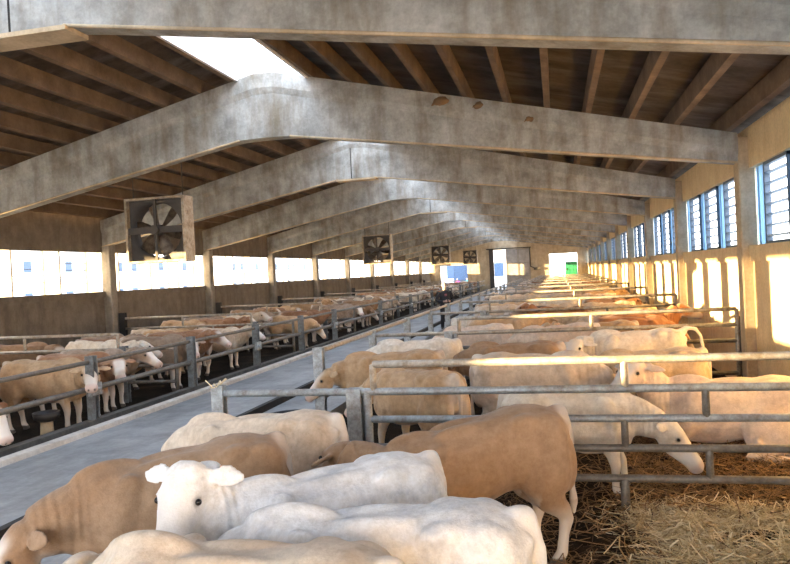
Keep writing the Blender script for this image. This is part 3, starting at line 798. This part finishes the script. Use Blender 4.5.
hero((1.90, 10.4), 187, .87, 'cream', 'golden cream bull beside the lying one, only its back showing', poll=(1.15, 0, 1.0), nose=(.6, 0, -.8))
hero((1.98, 12.45), 183, .93, 'ivory', 'pale bull with raised tail in front of the second gate', tail='up', poll=(1.08, .20, 1.20), nose=(.42, .75, -.5))
hero((.02, 11.35), 178, .90, 'brown', 'brown bull just in front of the second gate, buff back before it', poll=(1.15, 0, 1.0), nose=(.6, 0, -.8))
hero((-1.72, 12.3), 182, .90, 'ivory', 'pale bull beside the second gate post next to the passage', poll=(1.15, 0, 1.0), nose=(.6, 0, -.8))

# ------------------------------------------------------------------ prototypes for the other pens
PR = [make_cow(), make_cow(poll=(1.14, 0, .92), nose=(.5, 0, -.85), frontdrop=.04), make_cow(poll=(1.14, .30, 1.28), nose=(.45, .70, -.55)),
      make_cow(poll=(1.14, -.30, 1.22), nose=(.45, -.70, -.55)), make_cow(poll=(1.16, .05, 1.46), nose=(.85, .1, -.40), tail='side'),
      make_cow(lie=True, poll=(1.10, .1, 1.40), nose=(.8, .2, -.5))]
placed = [(x, y, a, s) for x, y, a, s in HERO]
def seg(c):
    x, y, a, s = c
    return [(x + math.cos(a) * t * s, y + math.sin(a) * t * s, r * s) for t, r in ((-.72, .36), (-.3, .40), (.12, .40), (.5, .36), (.85, .26), (1.2, .24))]
def clash(c, others, m_=.9):
    S = seg(c)
    for o in others:
        if abs(o[0] - c[0]) > 3 or abs(o[1] - c[1]) > 3: continue
        for (x, y, r) in S:
            for (p, q, t) in seg(o):
                if (x - p) ** 2 + (y - q) ** 2 < ((r + t) * m_) ** 2: return True
    return False
def inside(c, xr, yr):
    return all(xr[0] + r < x < xr[1] - r and yr[0] + r < y < yr[1] - r for x, y, r in seg(c)) 

# far-side pens: the animals one can make out first
def left(rump, deg, s, coatname, p, label, z=0):
    x, y = from_rump(*rump, D(deg), s); c = (x, y, D(deg), s); placed.append(c)
    put_cow(PR[p], x, y, D(deg), s, coatname, label, 'cattle in the far-side pens', True, False, z)
left((-9.32, 10.5), 4, .90, 'tan', 3, 'tan bull with pale back behind the first far-side fence post')
left((-10.6, 9.55), -6, .90, 'russet', 3, 'russet white-faced bull cut by the left edge')
left((-9.3, 8.45), -6, .90, 'russet', 1, 'russet bull with white face reaching down at the far-left trough')
left((-9.55, 11.6), 6, .88, 'russet', 3, 'russet bull with white blaze beside the tan one at the fence')
left((-9.75, 12.5), 2, .86, 'grey_brown', 0, 'grey-faced bull looking along the feed fence')
left((-9.80, 14.6), 6, .92, 'grey_brown', 3, 'grey-brown bull with white blaze near the second far-side post')
left((-10.0, 16.0), -2, .90, 'russet', 0, 'russet bull beside the grey-brown one in the second far-side pen')

rnd = random.Random(21)
NUM = ['front'] + ORD[1:]
def fill(xr, yr, n, coats, mode, pen, side):
    new = []
    tries = 0
    while len(new) < n and tries < 4000:
        tries += 1
        s = rnd.uniform(.84, .93)
        if mode == 'R':
            a = rnd.choice((0, PI, PI, 0, PI)) + rnd.gauss(0, .16)
        else:
            a = rnd.choice((0, 0, 0, 0, PI, .35, -.35)) + rnd.gauss(0, .13)
        x, y = rnd.uniform(*xr), rnd.uniform(*yr)
        c = (x, y, a, s)
        if not inside(c, (xr[0] + 0, xr[1] - 0), yr) or clash(c, placed + new): continue
        new.append(c)
    placed.extend(new)
    ref = -3.5 if side == 'R' else -7.5
    new.sort(key=lambda c: abs(c[0] - ref))
    for i, c in enumerate(new):
        near = pen <= 3
        cn = rnd.choice(coats); p = rnd.choice((0, 1, 2, 3, 4) if side == 'L' else (0, 0, 1, 2, 3, 4))
        if side == 'R': lab = '%s bull in the %s right-hand pen, %s from the feed rail' % (COATWORD[cn], NUM[pen], ORD[i])
        else: lab = '%s bull in the %s left-hand pen, %s from the trough' % (COATWORD[cn], NUM[pen], ORD[i])
        put_cow(PR[p], c[0], c[1], c[2], c[3], cn, lab, 'cattle in the %s pens' % ('right-hand' if side == 'R' else 'far-side'), near)
RC = ['cream', 'buff', 'pale_pink', 'tan', 'cream', 'russet', 'ivory', 'tan', 'red']
LC = ['tan', 'russet', 'grey_brown', 'buff', 'russet', 'ivory', 'tan', 'grey_brown', 'brown']
def right_extra(rump, deg, s, cn, p, lab):
    x, y = from_rump(*rump, D(deg), s); placed.append((x, y, D(deg), s)); put_cow(PR[p], x, y, D(deg), s, cn, lab, 'cattle in the right-hand pens', True)
right_extra((.72, 14.4), 184, .92, 'pale_pink', 1, 'pale pinkish bull right behind the second gate, rump raised')
right_extra((-1.0, 15.2), 176, .90, 'pale_pink', 1, 'pale pinkish bull behind the second gate near the passage')
right_extra((.75, 15.9), 5, .92, 'red', 1, 'dark reddish bull behind the second gate near the window wall')
right_extra((.9, 17.4), -4, .92, 'red', 4, 'bright reddish bull standing higher behind the dark reddish one')
for k in range(1, 11):
    yr = (7.15 + BAY * k, 6.80 + BAY * (k + 1))
    if yr[1] > YE: yr = (yr[0], YE - .3)
    fill((-3.35, 3.0), yr, 6 if k == 1 else 8, RC, 'R', k + 1, 'R')
for k in range(0, 11):
    yr = (13.45 + BAY * (k - 1), 13.2 + BAY * k)
    if k == 0: yr = (7.0, 13.05)
    if yr[1] > YE: yr = (yr[0], YE - .3)
    fill((-13.3, -7.62), yr, 4 if k == 0 else 8, LC, 'L', k, 'L')

# ------------------------------------------------------------------ people
M['skin'] = plain('skin', (.62, .40, .31), .6, var=.08)
M['jacket'] = plain('navy_jacket', (.012, .013, .02), .8)
M['trousers'] = plain('dark_trousers', (.02, .018, .02), .8)
M['hair'] = plain('grey_hair', (.42, .38, .33), .8)
M['shirt'] = plain('plum_shirt', (.22, .08, .11), .8)
M['shoe'] = plain('shoe', (.02, .017, .015), .6)
M['pink'] = plain('pink_top', (.75, .12, .32), .8)
M['teal'] = plain('teal_top', (.05, .38, .42), .8)
M['clip'] = plain('paper', (.75, .72, .68), .7)
def person(loc, ang, lab, jacket, trousers, holding=True):
    e = tag(empty('person', loc, ang), lab, 'person')
    X, Yv, Z = Vector((1, 0, 0)), Vector((0, 1, 0)), Vector((0, 0, 1))
    # body faces +X
    arms = {}
    for s in (-1, 1):
        arms[s] = [Vector((0, s * .19, 1.42)), Vector((.0, s * .27, 1.28)), Vector((.02, s * .33, 1.12)), Vector((.16, s * .23, 1.06)), Vector((.28, s * .07, 1.07))]
    bm = bmesh.new()
    def torso(bm, g):
        loft(bm, [((x, 0, z), Yv, X, hw + g, hd + g, hd + g, 2.3) for x, z, hw, hd in ((0, .88, .165, .115), (0, .98, .17, .115), (.01, 1.12, .165, .11), (.01, 1.26, .185, .115), (0, 1.38, .195, .105), (-.01, 1.45, .14, .08), (-.01, 1.49, .07, .06))], 16)
    torso(bm, -.008)
    chain(bm, [(-.01, 0, 1.44), (.0, 0, 1.53), (.02, 0, 1.60)], [.065, .056, .06], 12)
    ellipsoid(bm, (.03, 0, 1.65), (.098, .077, .118)); ellipsoid(bm, (.055, 0, 1.59), (.062, .056, .062))
    ellipsoid(bm, (.125, 0, 1.635), (.022, .014, .022)); 
    for s in (-1, 1):
        ellipsoid(bm, (.02, s * .078, 1.645), (.022, .010, .032))
        chain(bm, arms[s], [.062, .055, .046, .04, .03], 10)
        h = arms[s][-1]; ellipsoid(bm, h + Vector((.03, 0, 0)), (.05, .022, .042))
        chain(bm, [(0, s * .09, .92), (.02, s * .10, .70), (.01 + s * .03, s * .10, .48), (-.02 + s * .06, s * .10, .26), (-.03 + s * .07, s * .10, .08)], [.095, .085, .062, .055, .042], 12)
        chain(bm, [(-.05 + s * .07, s * .10, .045), (.06 + s * .07, s * .105, .04), (.15 + s * .07, s * .11, .03)], [.045, .04, .028], 8)
    me = remesh(bm, .013, 3, 'person_body')
    bm = bmesh.new(); bm.from_mesh(me)
    for s in (-1, 1):
        h = arms[s][-1] + Vector((.06, 0, 0))
        for i, (dz, L) in enumerate(((.028, .07), (.01, .078), (-.008, .072), (-.026, .058))):
            chain(bm, [h + Vector((0, 0, dz)), h + Vector((L * .55, -s * .012, dz)), h + Vector((L * .85, -s * .04, dz - .004))], [.0095, .009, .007], 6)
        chain(bm, [h + Vector((-.04, -s * .01, .035)), h + Vector((-.01, -s * .03, .055)), h + Vector((.02, -s * .045, .05))], [.011, .0105, .008], 6)
    bm.to_mesh(me); bm.free()
    for p in me.polygons: p.use_smooth = True
    me.materials.append(M['skin']); link(bpy.data.objects.new('body', me), e)
    bm = bmesh.new(); torso(bm, .022)
    for s in (-1, 1): chain(bm, arms[s][:4] + [arms[s][3].lerp(arms[s][4], .6)], [.08, .074, .064, .056, .05], 12)
    jm = remesh(bm, .016, 3, 'jacket'); jm.materials.append(M[jacket]); link(bpy.data.objects.new('jacket', jm), e)
    bm = bmesh.new()
    for s in (-1, 1): chain(bm, [(0, s * .088, .95), (.02, s * .10, .70), (.01 + s * .03, s * .10, .48), (-.02 + s * .06, s * .10, .26), (-.03 + s * .07, s * .10, .07)], [.115, .105, .082, .074, .068], 12)
    tm = remesh(bm, .016, 3, 'trousers'); tm.materials.append(M[trousers]); link(bpy.data.objects.new('trousers', tm), e)
    bm = bmesh.new(); loft(bm, [((-.005, 0, 1.60), Yv, X, .074, .03, .085, 2), ((.0, 0, 1.66), Yv, X, .088, .05, .10, 2), ((.02, 0, 1.72), Yv, X, .086, .085, .10, 2), ((.025, 0, 1.765), Yv, X, .06, .07, .07, 2), ((.025, 0, 1.785), Yv, X, .02, .03, .03, 2)], 14)
    mesh_obj('hair', bm, 'hair', e, True)
    for s in (-1, 1):
        bm = bmesh.new(); loft(bm, [((x + s * .07, s * .108, zc), Yv, Z, w, t, b_, 2.4) for x, zc, w, t, b_ in ((-.09, .04, .035, .05, .04), (-.03, .04, .045, .065, .04), (.06, .04, .05, .04, .04), (.15, .035, .045, .025, .035), (.19, .03, .02, .01, .028))], 12)
        mesh_obj('shoe', bm, 'shoe', e, True)
    for s in (-1, 1):
        q = bpy.data.objects.new('eye', EYE); link(q, e); q.location = (.113, s * .03, 1.66); q.scale = (.5, .5, .5)
    if holding:
        bm = bmesh.new(); loft(bm, [((.10 + .02 * i, 0, 1.14 + .07 * i), Yv, X, .05, .012, .02, 2.2) for i in range(4)], 10); mesh_obj('shirt_front', bm, 'shirt', e, True)
    return e
person((-4.22, 27.0, .19), D(-62), 'grey-haired person in a dark jacket standing beside the feed passage, hands together', 'jacket', 'trousers')
person((-11.4, 83.2, -.25), D(-80), 'person in a pink top outside the far left opening', 'pink', 'trousers', False)
person((-10.3, 83.5, -.25), D(-100), 'person in a teal top outside the far left opening', 'teal', 'trousers', False)
g = tag(empty('yard_gate', (0, 86.5, -.25)), 'blue gate outside the far left opening', 'gate')
for a in (-12.2, -10.9, -9.6): 
    bm = bmesh.new(); box(bm, a - .05, a + .05, -.05, .05, 0, 3.6); mesh_obj('post', bm, 'shutter', g)
for a in (-12.1, -10.8):
    bm = bmesh.new(); box(bm, a - .04, a + 1.14, -.02, .02, .3, 3.4); mesh_obj('gate_panel', bm, 'shutter', g)

# ------------------------------------------------------------------ light
w = bpy.data.worlds.new('World'); SC.world = w; w.use_nodes = True; nt = w.node_tree
bg = nt.nodes['Background']
tc = nd(nt, 'ShaderNodeTexCoord'); sp = nd(nt, 'ShaderNodeSeparateXYZ'); nt.links.new(tc.outputs['Generated'], sp.inputs[0])
c = ramp(nt, sp.outputs['Z'], [(0, (.80, .77, .73)), (.15, (.74, .76, .80)), (.5, (.64, .76, .95)), (1, (.60, .74, .98))])
nt.links.new(c, bg.inputs['Color']); bg.inputs['Strength'].default_value = 2.3
sd = bpy.data.lights.new('sun', 'SUN'); sd.energy = 15; sd.angle = D(.6); sd.color = (1, .71, .35)
so = link(bpy.data.objects.new('sun', sd))
el, az = D(3.75), D(20)
dirv = Vector((math.cos(el) * math.cos(az), math.cos(el) * math.sin(az), -math.sin(el)))
so.rotation_euler = dirv.to_track_quat('-Z', 'Y').to_euler(); so.location = (-40, -10, 20)

# ------------------------------------------------------------------ camera
cd = bpy.data.cameras.new('camera'); cam = link(bpy.data.objects.new('camera', cd))
yaw, pit, rol = .223, -.011, -.050
f = Vector((-math.sin(yaw) * math.cos(pit), math.cos(yaw) * math.cos(pit), math.sin(pit)))
r = Vector((math.cos(yaw), math.sin(yaw), 0)); u = r.cross(f)
r2 = math.cos(rol) * r + math.sin(rol) * u; u2 = -math.sin(rol) * r + math.cos(rol) * u
mt = Matrix((r2, u2, -f)).transposed().to_4x4(); mt.translation = (0, 0, 2.38)
cam.matrix_world = mt; cd.sensor_width = 36; cd.lens = 715.67 / 790 * 36; cd.clip_end = 800
SC.camera = cam
SC.view_settings.view_transform = 'Standard'; SC.view_settings.look = 'None'; SC.view_settings.gamma = 1
SC.view_settings.use_curve_mapping = False
SC.view_settings.exposure = 2.08
SC.cycles.max_bounces = 8; SC.cycles.diffuse_bounces = 6; SC.cycles.use_denoising = True
